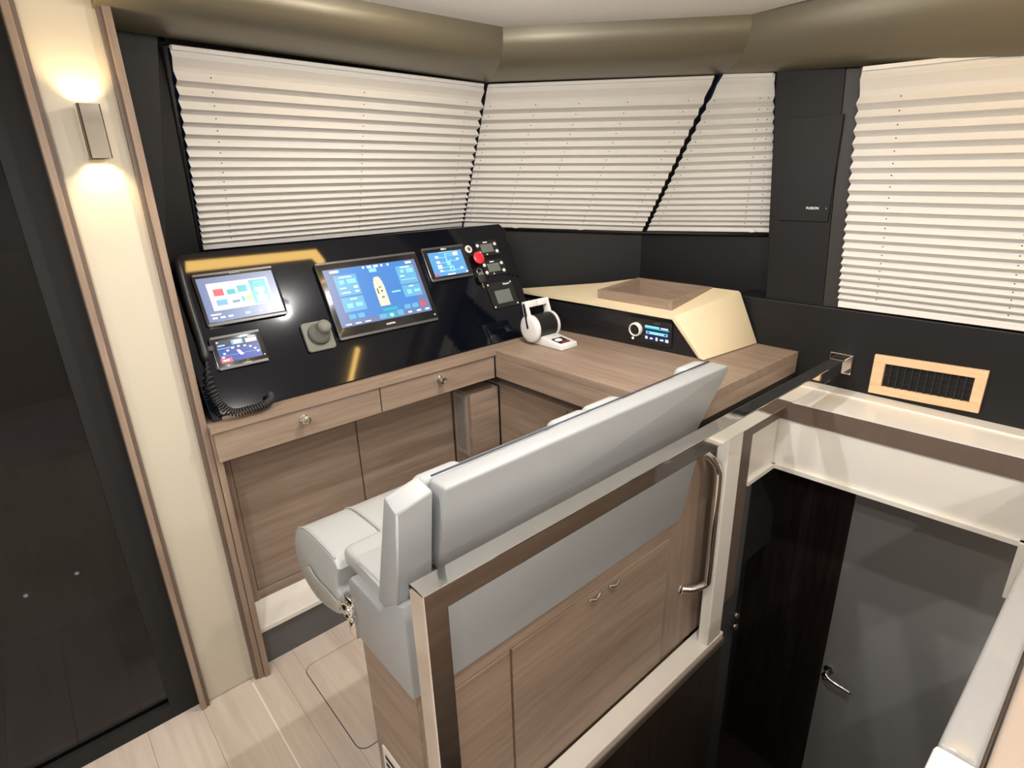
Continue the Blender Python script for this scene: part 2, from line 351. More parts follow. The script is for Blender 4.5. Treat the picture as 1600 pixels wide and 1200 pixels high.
# lower deck seen through the well
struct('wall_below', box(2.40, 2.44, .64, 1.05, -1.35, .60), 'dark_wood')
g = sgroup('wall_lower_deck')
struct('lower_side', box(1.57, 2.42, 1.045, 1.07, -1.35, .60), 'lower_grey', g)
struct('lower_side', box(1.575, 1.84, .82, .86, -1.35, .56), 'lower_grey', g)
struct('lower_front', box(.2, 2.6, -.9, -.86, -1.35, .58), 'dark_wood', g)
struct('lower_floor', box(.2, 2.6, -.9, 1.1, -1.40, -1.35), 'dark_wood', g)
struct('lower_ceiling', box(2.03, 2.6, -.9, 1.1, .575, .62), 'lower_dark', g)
d = sgroup('door_2')
struct('leaf', box(2.395, 2.435, -.40, .637, -1.34, .575, .003), 'door_grey', d)
h = struct('rose', lathe((2.395, .605, -.555), (-1, 0, 0), [(.02, 0), (.02, .01), (.016, .012), (.008, .014), (.008, .045), (0, .047)]), 'chrome', d, smooth=SM)
struct('lever', tube(arc([(2.352, .605, -.555), (2.345, .585, -.565), (2.345, .55, -.572), (2.348, .495, -.578)]), [.009] * 18 + [.0085] * 7), 'chrome', d, smooth=True)
struct('lock_rose', lathe((2.395, .612, -.60), (-1, 0, 0), [(.018, 0), (.018, .008), (.01, .012), (.006, .03), (0, .031)]), 'chrome', d, smooth=SM)
for z in (-.015, -.068): struct('knob', lathe((1.805, .82, z), (0, -1, 0), [(.006, 0), (.006, .01), (.014, .014), (.016, .022), (.012, .028), (0, .03)], 16), 'chrome', g, smooth=True)
for i in range(5):
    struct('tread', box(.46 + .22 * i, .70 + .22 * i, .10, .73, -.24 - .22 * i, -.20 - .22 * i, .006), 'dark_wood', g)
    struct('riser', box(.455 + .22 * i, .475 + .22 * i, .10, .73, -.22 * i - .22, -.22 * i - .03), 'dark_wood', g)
# near side coaming below the camera: glossy white cap with a tan padded edge
g = sgroup('wall_stair_side')
struct('cap', box(.835, 2.0, .012, .060, .795, .838, .008, 3), 'coaming_grey', g, smooth=SM)
struct('cap_end', box(.62, .832, .010, .062, .795, .840, .006), 'white', g)
struct('padded_edge', box(.62, 2.2, -.14, .006, .60, .832, .010, 3), 'tan', g, smooth=SM)
struct('side_panel', box(.62, 1.99, .016, .05, -1.35, .80), 'wood_x', g)
# ================================================================== LIGHT FITTINGS
for i, (x, y, p) in enumerate(DOWNLIGHTS):
    where = ['over the side counter', 'over the stairwell', 'over the walkway by the column', 'aft of the stair post', 'beside the glass door', 'near the aft wall on the right', 'near the aft wall on the left'][i]
    t = thing('downlight', 'round recessed ceiling downlight ' + where, 'ceiling light', (x, y, ZC), 'recessed downlights')
    obj('ring', lathe((x, y, ZC - .008), (0, 0, 1), [(.030, .004), (.034, 0), (.046, .002), (.048, .008), (.030, .008), (.030, .004)]), 'steel', t, smooth=SM)
    obj('lens', lathe((x, y, ZC - .003), (0, 0, 1), [(.0295, 0), (.0295, .002)]), 'lamp', t)
    for kind, fac in (('SPOT', .72), ('POINT', .26)):            # main cone, plus an added point light to brighten the soffit top
        l = bpy.data.lights.new('downlight_lamp', kind); l.energy = p * fac; l.color = (1, .968, .935); l.shadow_soft_size = .025
        if kind == 'SPOT': l.spot_size = math.radians(172); l.spot_blend = .5
        lo = bpy.data.objects.new('downlight_lamp', l); COL.objects.link(lo); lo.parent = t; lo.location = (0, 0, -.05)
t = thing('ceiling_light_bar', 'long warm yellow light bar with angled end set in the ceiling above the helm', 'ceiling light', (1, 1.4, ZC))
sp = [(.62, 1.405), (1.215, 1.40), (1.265, 1.345), (1.295, 1.37), (1.235, 1.455), (.62, 1.465)]
obj('diffuser', prism([(x, y, ZC - .004) for x, y in sp], (0, 0, .003)), 'led_strip', t)
obj('housing', prism([(x, y, ZC - .0025) for x, y in [(.612, 1.397), (1.212, 1.392), (1.265, 1.337), (1.302, 1.37), (1.238, 1.461), (.612, 1.472)]], (0, 0, .004)), 'steel', t)
t = thing('ceiling_light_bar', 'long straight warm yellow light bar in the ceiling above the stairwell side', 'ceiling light', (1.6, -.2, ZC))
obj('diffuser', box(1.60, 1.618, -1.2, .62, ZC - .022, ZC - .004), 'led_strip', t)
obj('housing', box(1.585, 1.633, -1.21, .63, ZC - .004, ZC), 'steel', t)
# wall sconce: chrome up-and-down light
t = thing('wall_sconce', 'chrome up-and-down wall light on the cream column', 'wall light', (.236, 1.782, 1.745))
bm = bmesh.new()
ring = [(.213, 1.72), (.218, 1.714), (.254, 1.714), (.259, 1.72), (.259, 1.774), (.213, 1.774)]
inn = [(.217, 1.722), (.221, 1.718), (.251, 1.718), (.255, 1.722), (.255, 1.770), (.217, 1.770)]
lv = [[bm.verts.new((x, y, z)) for x, y in q] for z, q in ((1.687, ring), (1.803, ring), (1.803, inn), (1.687, inn))]
for a, b in ((0, 1), (1, 2), (2, 3), (3, 0)):
    for k in range(6): bm.faces.new((lv[a][k], lv[a][(k + 1) % 6], lv[b][(k + 1) % 6], lv[b][k]))
obj('shade', bm, 'chrome', t, smooth=SM)
obj('wall_plate', box(.222, .250, 1.772, 1.7825, 1.70, 1.79, .002), 'steel', t)
obj('lamp_holder', box(.224, .248, 1.724, 1.77, 1.735, 1.755, .003), 'steel', t)
for z, s in ((1.757, 1), (1.733, -1)):
    obj('bulb', lathe((.236, 1.747, z), (0, 0, s), [(.012, 0), (.012, .012), (.006, .016), (0, .017)], 12), 'sconce_lamp', t, smooth=SM)
    l = bpy.data.lights.new('sconce_lamp', 'SPOT'); l.energy = 2.6; l.color = (1, .74, .38); l.spot_size = math.radians(125); l.spot_blend = .8; l.shadow_soft_size = .010
    lo = bpy.data.objects.new('sconce_lamp', l); COL.objects.link(lo); lo.parent = t; lo.location = (0, -.035, .035 * s)
    if s > 0: lo.rotation_euler = (math.pi, 0, 0)
# ================================================================== PLEATED BLINDS
def blind(label, tl, tr, bl, br, n, nrm, ratio=.55, d=.024, hdr=.105, cords=(.07, .5, .93), handles=()):
    tl, tr, bl, br = V(tl), V(tr), V(bl), V(br); nrm = V(nrm).normalized()
    base = (bl + br) / 2
    t = thing('pleated_blind', label, 'blind', base, 'pleated window blinds')
    def at(u, v): return tl.lerp(tr, u).lerp(bl.lerp(br, u), v)
    # rows: header with one slack fold, then pleats that tighten towards the bottom
    ws = [1 + (ratio - 1) * k / (n - 1) for k in range(n)]; tot = sum(ws); v0, v1 = hdr, .968
    rows = [(0.004, 0), (hdr * .28, .004), (hdr * .42, .011), (hdr * .8, .002)]
    v = v0
    for k in range(n):
        h = (v1 - v0) * ws[k] / tot
        rows.append((v, 0)); rows.append((v + h * .48, d * (.7 + .3 * ws[k]))); v += h
    rows.append((v1, 0)); rows.append((v1 + .004, .004))
    bm = bmesh.new(); NU = 10; grid = []
    for v, o in rows: grid.append([bm.verts.new(at(u / NU, v) + nrm * (o + .004)) for u in range(NU + 1)])
    for a, b in zip(grid, grid[1:]):
        for k in range(NU): bm.faces.new((a[k], a[k + 1], b[k + 1], b[k]))
    obj('pleated_fabric', bm, 'blind', t)
    e = (tr - tl).normalized(); dn = ((bl + br) - (tl + tr)).normalized()
    obj('head_rail', prism([tl + e * .004, tr - e * .004, tr - e * .004 + dn * .012, tl + e * .004 + dn * .012], nrm * .012, bm=None), 'blind_rail', t)
    a, b = at(0, .972), at(1, .972); hh = (at(0, 1) - at(0, .972))
    r = obj('bottom_rail', prism([a, b, b + hh, a + hh], nrm * .014, .002), 'blind_rail', t)
    for u in handles:
        c = at(u, .985) + nrm * .014
        obj('pull_tab', prism([c + e * (.022 * math.cos(q)) + dn * (.009 * math.sin(q)) for q in [2 * math.pi * k / 16 for k in range(16)]], nrm * .006), 'blind_rail', r)
    bm = bmesh.new()
    for u in cords:
        for (va, oa), (vb, ob) in zip(rows[4:-2], rows[5:-1]):
            if ob < oa: continue                          # one hole in each downward fold
            vm = va * .62 + vb * .38; p = at(u, vm) + nrm * (oa * .62 + ob * .38 + .0062); s = .0024
            bm.faces.new([bm.verts.new(p + e * s * math.cos(q) + dn * s * math.sin(q)) for q in [math.pi / 3 * k for k in range(6)]])
    obj('cord_holes', bm, 'hole', t, kind='stuff')
    return t
blind('wide cream pleated blind on the windscreen above the display screens', L_TL, L_TR, L_BL, L_BR, 18, (0, -1, -.3), cords=(.085, .53, .93))
blind('cream pleated blind with slanting right side in the diagonal corner window', C_TL, C_TR, C_BL, C_BR, 17, (-.7, -.7, -.25), hdr=.12, cords=(.03, .24, .44, .66, .93), handles=(.30, .66))
blind('narrow triangular cream pleated blind beside the black pillar', T_TL, T_TR, T_BL, T_BR, 17, (-1, -.2, -.1), hdr=.13, cords=(.08, .80, .92), handles=(.85,))
blind('cream pleated blind on the side window above the air vent', R_TL, R_TR, R_BL, R_BR, 21, (-1, 0, -.1), hdr=.11, cords=(.06, .235, .44, .64, .85))
# small speaker plate with lettering on the pillar
FP = Frame((2.2075, .94, 1.48), (0, -1, 0), (-.008, 0, 1))
t = thing('speaker_plate', 'flat black plate with small white lettering on the window pillar', 'speaker', FP(0, 0))
obj('plate', FP.slab(-.072, .105, -.045, .30, .0, .004, .001), 'leather_black', t)
obj('lettering', FP.text('FUSION', .048, .0, .0065, .0125), 'text_white', t)
obj('sensor', lathe(FP(.095, 0, .006), FP.n, [(.004, 0), (.003, .002), (0, .0022)], 10), 'lcd_off', t)
# ================================================================== HELM CONSOLE
ZD = .956
t = thing('helm_console', 'brown oak helm desk with two drawers and knee doors below the dashboard', 'console', (.87, 1.85, 0))
obj('desk_top', prism([(.333, 1.730, ZD - .018), (1.413, 1.730, ZD - .018), (1.413, 1.76, ZD - .018), (1.70, 1.76, ZD - .018), (1.70, 2.13, ZD - .018), (.333, 2.13, ZD - .018)], (0, 0, .018)), 'wood_x', t)
for k, (a, b, kx) in enumerate(((.340, .884, .606), (.888, 1.408, 1.138))):
    dr = obj('drawer', box(a, b, 1.738, 1.758, .840, .934, .002), 'wood_x', t)
    kn = lathe((kx, 1.738, .905), (0, -1, 0), [(.013, 0), (.013, .004), (.007, .008), (.007, .014), (.013, .018), (.0145, .022), (.0145, .028), (.010, .030), (.0095, .027), (0, .0275)], 20)
    obj('knob', kn, 'chrome', dr, smooth=SM)
obj('drawer_box', box(.345, 1.405, 1.76, 1.90, .85, .936), 'black_matte', t)
obj('side_panel', box(.334, .352, 1.752, 2.12, 0, .936), 'wood_z', t)
obj('back_panel', box(.352, 1.44, 1.915, 1.94, .10, .86), 'wood_z', t)
for a, b in ((.402, .851), (.856, 1.295)): obj('knee_door', box(a, b, 1.900, 1.916, .245, .832, .002), 'wood_x', t)
obj('door_frame_strip', box(.352, .40, 1.897, 1.916, .2, .85, .001), 'wood_z', t)
obj('plinth_strip', box(.352, 1.30, 1.899, 1.916, .18, .242, .001), 'wood_x', t)
obj('footrest', hexa([(.352, 1.795, .145), (1.42, 1.795, .145), (1.42, 1.915, .19), (.352, 1.915, .19), (.352, 1.795, .165), (1.42, 1.795, .165), (1.42, 1.915, .21), (.352, 1.915, .21)], .003), 'white', t)
obj('toe_kick', box(.352, 1.42, 1.812, 1.83, .0, .16), 'toe_grey', t)
# pedestal with perforated grille, at the corner under the desk
t = thing('corner_pedestal', 'oak pedestal under the desk corner with perforated metal grille on its side', 'cabinet', (1.37, 1.83, 0))
obj('body', box(1.30, 1.447, 1.768, 1.898, .165, .785, .003), 'wood_x', t)
gr = obj('grille', box(1.2935, 1.3005, 1.795, 1.88, .50, .775, .001), 'grille', t)
bm = bmesh.new()
for r in range(26):
    for c in range(4):
        z = .525 + r * .009; y = 1.815 + c * .015
        box(1.2930, 1.2937, y - .003 + .004 * (r % 2), y + .003 + .004 * (r % 2), z - .0016, z + .0016, bm=bm)
obj('perforation', bm, 'black_matte', gr, kind='stuff')
# side counter
t = thing('side_counter', 'long oak counter with deep edge running aft beside the right wall', 'counter', (1.8, 1.3, 0))
obj('counter_top', prism([(1.413, .868, ZD - .03), (2.213, .868, ZD - .03), (2.213, 1.14, ZD - .03), (2.0, 1.93, ZD - .03), (1.72, 2.10, ZD - .03), (1.7005, 1.7595, ZD - .03), (1.4135, 1.7595, ZD - .03)], (0, 0, .0302), .002), 'wood_y', t)
obj('apron', box(1.413, 1.433, .868, 1.737, .842, ZD - .0305, .002), 'wood_y', t)
obj('end_board', box(1.434, 2.20, .868, .885, .872, ZD - .0305, .002), 'wood_x', t)
obj('shadow_gap', box(1.47, 1.49, .89, 1.90, .10, .842), 'trim_wood', t)
for a, b in ((1.04, 1.368), (1.372, 1.766)): obj('cabinet_front', box(1.452, 1.47, a, b, .165, .785, .002), 'wood_y', t)
obj('cabinet_lid', box(1.455, 1.49, 1.04, 1.90, .785, .795), 'wood_y', t)
# ------------------------------------------------------------------ dashboard
F = Frame((0, 1.80, ZD), (1, 0, 0), (0, .251, .464))
t = thing('dashboard', 'sloping glossy black instrument panel carrying the screens', 'dashboard', (1.05, 1.9, ZD))
DT = .5265
obj('panel', prism([F(.372, .004), F(1.690, .004), F(1.716, .12), F(1.745, DT - .03), F(1.722, DT), F(.400, DT + .004)], F.n * -.03, .004), 'black_gloss', t)
obj('end_cheek', prism([(1.700, 1.80, ZD), (1.735, 2.06, 1.40), (1.735, 2.13, 1.40), (1.700, 2.13, ZD)], (.012, 0, 0)), 'black', t)
obj('top_shelf', box(.40, 1.72, 2.05, 2.27, 1.395, 1.4025, .002), 'black_gloss', t)
obj('left_cheek', prism([(.352, 1.775, ZD), (.352, 2.05, 1.43), (.352, 2.13, 1.43), (.352, 2.13, ZD)], (.030, 0, 0), .004), 'black_gloss', t)
def device(name, label, cat, a0, a1, b0, b1, sa0, sa1, sb0, sb1, thick, bezel='bezel', grp=None, screen='scr_dark', r=.008):
    t = thing(name, label, cat, F((a0 + a1) / 2, b0, 0), grp)
    obj('case', F.slab(a0, a1, b0, b1, .0003, thick, .002, r), bezel, t, smooth=SM)
    for y0, y1 in ((b0 + .0005, b0 + .010), (b1 - .009, b1 - .0005)): obj('bezel_bar', F.slab(a0 + .004, a1 - .004, y0, y1, thick - .004, thick + .001, .001), 'bezel_edge', t)
    s = obj('screen', F.slab(sa0, sa1, sb0, sb1, thick, thick + .0012), screen, t)
    return t, s, thick + .0016
def rel(rows, a0, a1, b0, b1): return [(a0 + (a1 - a0) * x0, b0 + (b1 - b0) * y0, a0 + (a1 - a0) * x1, b0 + (b1 - b0) * y1, m) for x0, y0, x1, y1, m in rows]
G3 = 'flush chart displays'
# upper left: white page with coloured tiles
t, s, h = device('chart_display', 'wide display showing a white page of red and teal tiles, upper left of the dashboard', 'display', .428, .680, .279, .453, .437, .671, .292, .437, .012, grp=G3, screen='scr_grad')
rows = [(.10, .24, .90, .86, 'scr_white'), (.16, .56, .29, .72, 'scr_red'), (.33, .56, .44, .68, 'scr_teal'), (.47, .58, .60, .74, 'scr_teal'), (.16, .34, .30, .47, 'scr_tile'), (.36, .36, .46, .42, 'scr_grad'), (.49, .36, .53, .48, 'scr_teal'), (.55, .36, .63, .48, 'scr_yellow'),
        (.64, .27, .87, .83, 'scr_teal'), (.69, .30, .83, .45, 'scr_white'), (.73, .45, .80, .54, 'scr_white'), (.69, .54, .82, .64, 'scr_white'), (.70, .74, .80, .77, 'scr_cyan'),
        (.04, .14, .17, .17, 'scr_white'), (.05, .06, .11, .10, 'scr_white'), (.15, .06, .21, .10, 'scr_white'), (.25, .06, .31, .10, 'scr_white'), (.47, .06, .54, .12, 'scr_cyan'), (.66, .07, .70, .11, 'scr_white'), (.75, .07, .79, .12, 'scr_white'), (.84, .07, .89, .11, 'scr_white'), (.92, .07, .97, .12, 'scr_white')]
mm = ['scr_white', 'scr_red', 'scr_teal', 'scr_tile', 'scr_grad', 'scr_yellow', 'scr_cyan']
obj('graphics', F.quads(rel(rows, .437, .671, .292, .437), h, mm), mm, s)
obj('lettering', F.text('GARMIN', .555, .4455, .0125, .008), 'text_white', t); obj('lettering', F.text('GARMIN', .555, .2855, .0125, .006), 'text_white', t)
# lower left: compass page
t, s, h = device('instrument_display', 'small display with a blue compass dial and red box, lower left of the dashboard', 'display', .418, .573, .138, .247, .432, .556, .159, .231, .012, grp=G3)
rows = [(0, .0, 1, .62, 'scr_navy'), (0, .62, .42, .66, 'scr_tile'), (.03, .74, .2, .80, 'scr_cyan'), (.02, .9, .06, .96, 'scr_white'), (.36, .72, .64, .94, 'scr_tile'), (.42, .76, .60, .92, 'scr_white'), (.70, .72, .97, .90, 'scr_white'), (.78, .94, .96, .98, 'scr_white'),
        (0, 0, .27, .20, 'scr_red'), (.05, .07, .2, .13, 'scr_white'), (.02, .28, 1, .30, 'scr_tile')]
import math as _m
for k in range(9):
    a = _m.radians(170 - k * 20); cx, cy = .5 + .43 * _m.cos(a), .16 + .46 * _m.sin(a); rows.append((cx - .03, cy - .035, cx + .03, cy + .035, 'scr_white'))
for k in range(6): rows.append((.46 - .012 * (3 - k), .22 + .04 * (5 - k), .53 + .0 + .012 * (k - 2), .26 + .04 * (5 - k), 'scr_white'))
mm = ['scr_white', 'scr_red', 'scr_tile', 'scr_navy', 'scr_cyan']
obj('graphics', F.quads(rel(rows, .432, .556, .159, .231), h, mm), mm, s)
obj('lettering', F.text('GARMIN', .505, .147, .0125, .007), 'text_white', t)
obj('power_light', lathe(F(.563, .162, .012), F.n, [(.002, 0), (.002, .0006)], 10), 'scr_white', t)
# large centre: boat page
t, s, h = device('chart_display', 'largest display, showing a white boat plan on blue, centre of the dashboard', 'display', .820, 1.238, .151, .440, .841, 1.220, .194, .410, .014, grp=G3, screen='scr_blue')
rows = [(0, 0, .12, 1, 'scr_grad'), (.88, 0, 1, 1, 'scr_grad'), (0, 0, 1, .10, 'scr_grad'),
        (.08, .52, .31, .88, 'scr_tile'), (.08, .24, .31, .49, 'scr_tile'), (.75, .56, .96, .90, 'scr_tile'), (.75, .32, .96, .54, 'scr_tile'),
        (.455, .24, .565, .62, 'scr_cream'), (.461, .62, .559, .69, 'scr_cream'), (.470, .69, .550, .74, 'scr_cream'), (.482, .74, .538, .77, 'scr_cream'), (.475, .46, .485, .56, 'scr_dark'), (.50, .57, .53, .585, 'scr_dark'), (.515, .49, .53, .52, 'scr_dark'), (.50, .38, .53, .41, 'scr_grad'),
        (.46, .86, .54, .93, 'scr_cyan'), (.06, .93, .15, .97, 'scr_white'), (.40, .94, .42, .98, 'scr_white'), (.45, .94, .50, .98, 'scr_white'), (.52, .94, .57, .98, 'scr_white'), (.60, .94, .62, .98, 'scr_white'), (.67, .94, .69, .98, 'scr_white'), (.88, .93, .95, .97, 'scr_white'),
        (.13, .83, .26, .85, 'scr_white'), (.12, .72, .17, .79, 'scr_cyan'), (.20, .72, .29, .80, 'scr_cyan'), (.11, .64, .17, .66, 'scr_white'), (.25, .63, .29, .67, 'scr_white'), (.11, .56, .20, .58, 'scr_white'), (.25, .56, .29, .59, 'scr_white'), (.17, .44, .24, .46, 'scr_white'), (.12, .30, .18, .38, 'scr_cyan'), (.21, .31, .28, .38, 'scr_cyan'),
        (.80, .86, .91, .88, 'scr_white'), (.79, .77, .83, .83, 'scr_cyan'), (.86, .76, .94, .84, 'scr_cyan'), (.77, .70, .82, .72, 'scr_white'), (.77, .63, .94, .65, 'scr_cyan'), (.83, .50, .88, .52, 'scr_white'), (.79, .37, .84, .45, 'scr_cyan'), (.87, .39, .94, .44, 'scr_cyan'), (.62, .44, .72, .47, 'scr_cyan'),
        (.10, .11, .17, .19, 'scr_tile'), (.19, .11, .26, .19, 'scr_tile'), (.70, .11, .77, .19, 'scr_tile'), (.79, .11, .86, .19, 'scr_tile'), (.88, .11, .95, .19, 'scr_red'), (.46, .14, .62, .19, 'scr_teal'), (.40, .02, .48, .10, 'scr_tile'), (.49, .01, .58, .11, 'scr_teal'), (.60, .02, .67, .12, 'scr_tile'), (.52, .03, .55, .08, 'scr_white'),
        (.04, .02, .10, .04, 'scr_white'), (.14, .02, .20, .04, 'scr_white'), (.24, .02, .30, .04, 'scr_white'), (.72, .03, .76, .06, 'scr_white'), (.82, .03, .87, .06, 'scr_white'), (.92, .03, .97, .06, 'scr_white')]
mm = ['scr_white', 'scr_grad', 'scr_tile', 'scr_cream', 'scr_dark', 'scr_cyan', 'scr_red', 'scr_teal']
obj('graphics', F.quads(rel(rows, .841, 1.220, .194, .410), h, mm), mm, s)
obj('lettering', F.text('GARMIN', 1.03, .176, .0145, .010), 'text_white', t)
obj('power_light', lathe(F(1.226, .176, .014), F.n, [(.003, 0), (.003, .0006)], 10), 'scr_white', t)
# right: blue schematic display
t, s, h = device('sailing_display', 'small display with white line schematic on light blue beside the red button', 'display', 1.270, 1.481, .306, .449, 1.292, 1.458, .324, .426, .010, screen='scr_mid', r=.006)
rows = [(.46, .45, .50, .92, 'scr_cyan'), (.20, .74, .46, .77, 'scr_cyan'), (.17, .74, .26, .84, 'scr_white'), (.50, .86, .72, .89, 'scr_cyan'), (.52, .78, .76, .80, 'scr_cyan'), (.72, .78, .86, .94, 'scr_white'), (.16, .52, .26, .62, 'scr_white'), (.26, .52, .46, .55, 'scr_cyan'), (.57, .56, .82, .59, 'scr_cyan'), (.76, .60, .84, .66, 'scr_white'), (.57, .59, .60, .66, 'scr_cyan'),
        (.16, .30, .28, .46, 'scr_white'), (.28, .32, .52, .35, 'scr_cyan'), (.44, .40, .56, .60, 'scr_cyan'), (.18, .16, .50, .20, 'scr_cyan'), (.18, .17, .27, .24, 'scr_white'), (.48, .14, .62, .38, 'scr_cyan'), (.53, .22, .57, .26, 'scr_dark'), (.62, .17, .90, .20, 'scr_cyan'), (.80, .20, .88, .27, 'scr_white'), (.0, .0, .12, .09, 'scr_red'), (.36, .0, .60, .05, 'scr_white'), (.30, .95, .70, .98, 'scr_cyan'), (.93, .02, .99, .08, 'scr_white')]
mm = ['scr_white', 'scr_cyan', 'scr_dark', 'scr_red']
obj('graphics', F.quads(rel(rows, 1.292, 1.458, .324, .426), h, mm), mm, s)
obj('lettering', F.text('B&G', 1.375, .4375, .0105, .014), 'text_white', t)
# fabric covered joystick
t = thing('joystick', 'grey fabric-covered joystick on a square base between the displays', 'joystick', F(.752, .13, 0))
obj('base', F.slab(.703, .803, .133, .237, .0003, .014, .004, .012), 'grey_cover', t, smooth=SM)
obj('knob', lathe(F(.755, .190, .012), F.n + V((.12, 0, .25)), [(.040, 0), (.037, .012), (.030, .026), (.024, .036), (.022, .044), (.024, .052), (.022, .062), (.012, .068), (0, .069)], 28), 'grey_cover', t, smooth=True)
# buttons and small panels on the right
t = thing('start_button', 'round silver push button above the red stop button', 'button', F(1.505, .425, 0))
obj('collar', lathe(F(1.505, .425, .0003), F.n, [(.017, 0), (.017, .004), (.013, .005), (.012, .003), (0, .003)]), 'blind_rail', t, smooth=SM)
obj('cap', lathe(F(1.505, .425, .003), F.n, [(.009, 0), (.009, .003), (.006, .004), (0, .004)]), 'steel', t, smooth=SM)
t = thing('emergency_button', 'red mushroom stop button on the dashboard', 'button', F(1.53, .376, 0))
obj('collar', lathe(F(1.53, .376, .0003), F.n, [(.016, 0), (.015, .012), (0, .012)]), 'black', t, smooth=SM)
obj('cap', lathe(F(1.53, .376, .011), F.n, [(.014, 0), (.026, .003), (.027, .009), (.022, .013), (0, .014)], 28), 'red', t, smooth=SM)
def keypad(label, b):
    t = thing('engine_keypad', label, 'control panel', F(1.60, b, 0), 'engine keypads')
    obj('plate', F.slab(1.545, 1.666, b - .034, b + .036, .0003, .004, .001, .004), 'bezel', t)
    obj('readout', F.slab(1.570, 1.636, b - .018, b + .020, .004, .005, .0005, .003), 'lcd_off', t)
    for x in (1.555, 1.651):
        for dz in (.016, -.018): obj('button', lathe(F(x, b + dz, .004), F.n, [(.0075, 0), (.0075, .003), (.006, .004), (0, .0042)], 16), 'blind_rail', t, smooth=SM)
    obj('indicator', lathe(F(1.592, b - .027, .004), F.n, [(.0035, 0), (.003, .002), (0, .0022)], 12), 'blind_rail', t, smooth=SM)
    obj('lettering', F.slab(1.590, 1.613, b + .026, b + .030, .004, .0045), 'text_white', t)
keypad('upper small black keypad with grey readout and four white buttons', .418)
keypad('lower small black keypad with grey readout and four white buttons', .328)
t = thing('ignition_key', 'key with black fob and ring hanging from the lock below the stop button', 'key', F(1.512, .28, 0))
obj('lock', lathe(F(1.523, .306, .0003), F.n, [(.013, 0), (.013, .006), (.009, .008), (0, .008)]), 'steel', t, smooth=SM)
obj('ring', tube([F(1.512 + .014 * math.cos(a), .318 + .014 * math.sin(a), .014) for a in [2 * math.pi * k / 20 for k in range(21)]], .0016, 6), 'steel', t, smooth=True)
obj('fob', F.slab(1.492, 1.530, .268, .302, .008, .018, .003, .008), 'rubber', t, smooth=SM)
obj('key_blade', F.slab(1.503, 1.509, .244, .270, .010, .0125), 'steel', t)
t = thing('thruster_panel', 'black square control panel with dark screen and corner screws, lower right of dashboard', 'control panel', F(1.598, .146, 0))
obj('plate', F.slab(1.527, 1.669, .146, .262, .0003, .005, .001, .004), 'bezel', t)
obj('readout', F.slab(1.556, 1.642, .166, .224, .005, .006, .0005), 'lcd_off', t)
for x in (1.535, 1.661):
    for y in (.154, .254): obj('screw', lathe(F(x, y, .005), F.n, [(.004, 0), (.0035, .0015), (0, .0018)], 10), 'blind_rail', t, smooth=SM)
obj('lettering', F.text('Sleipner', 1.635, .249, .0055, .012), 'text_white', t)
# radio handset with coiled cord
t = thing('radio_handset', 'black radio handset with coiled cord at the left edge of the dashboard', 'handset', F(.405, .2, 0))
obj('body', tube(arc([F(.403, .500, .024), F(.400, .46, .030), F(.395, .36, .028), F(.393, .25, .028), F(.392, .19, .026), F(.391, .17, .02)], 4), [r_ * .8 for r_ in (.010, .014, .016, .017, .017, .016, .015, .015, .015, .015, .015, .015, .015, .015, .016, .017, .018, .016, .012, .009, .007)], 14), 'black', t, smooth=True)
obj('hook', F.slab(.388, .425, .205, .222, .0003, .014, .002), 'rubber', t)
path = arc([F(.391, .175, .02), (.372, 1.782, 1.06), (.378, 1.765, 1.010), (.405, 1.752, .977), (.45, 1.748, .972), (.495, 1.752, .972), (.528, 1.775, .977), (.535, 1.797, .985)], 60)
coil = []; L = len(path)
for i, p in enumerate(path):
    tg = (path[min(i + 1, L - 1)] - path[max(i - 1, 0)]).normalized(); u = tg.cross(V((.3, .9, .2))).normalized(); w_ = tg.cross(u)
    a = 2 * math.pi * i / 10.5; rr = .0105 * min(1, i / 60)
    coil.append(p + (u * math.cos(a) + w_ * math.sin(a)) * rr + V((0, -.004, .006)))
obj('coiled_cord', tube(coil, .0030, 6), 'rubber', t, smooth=True)
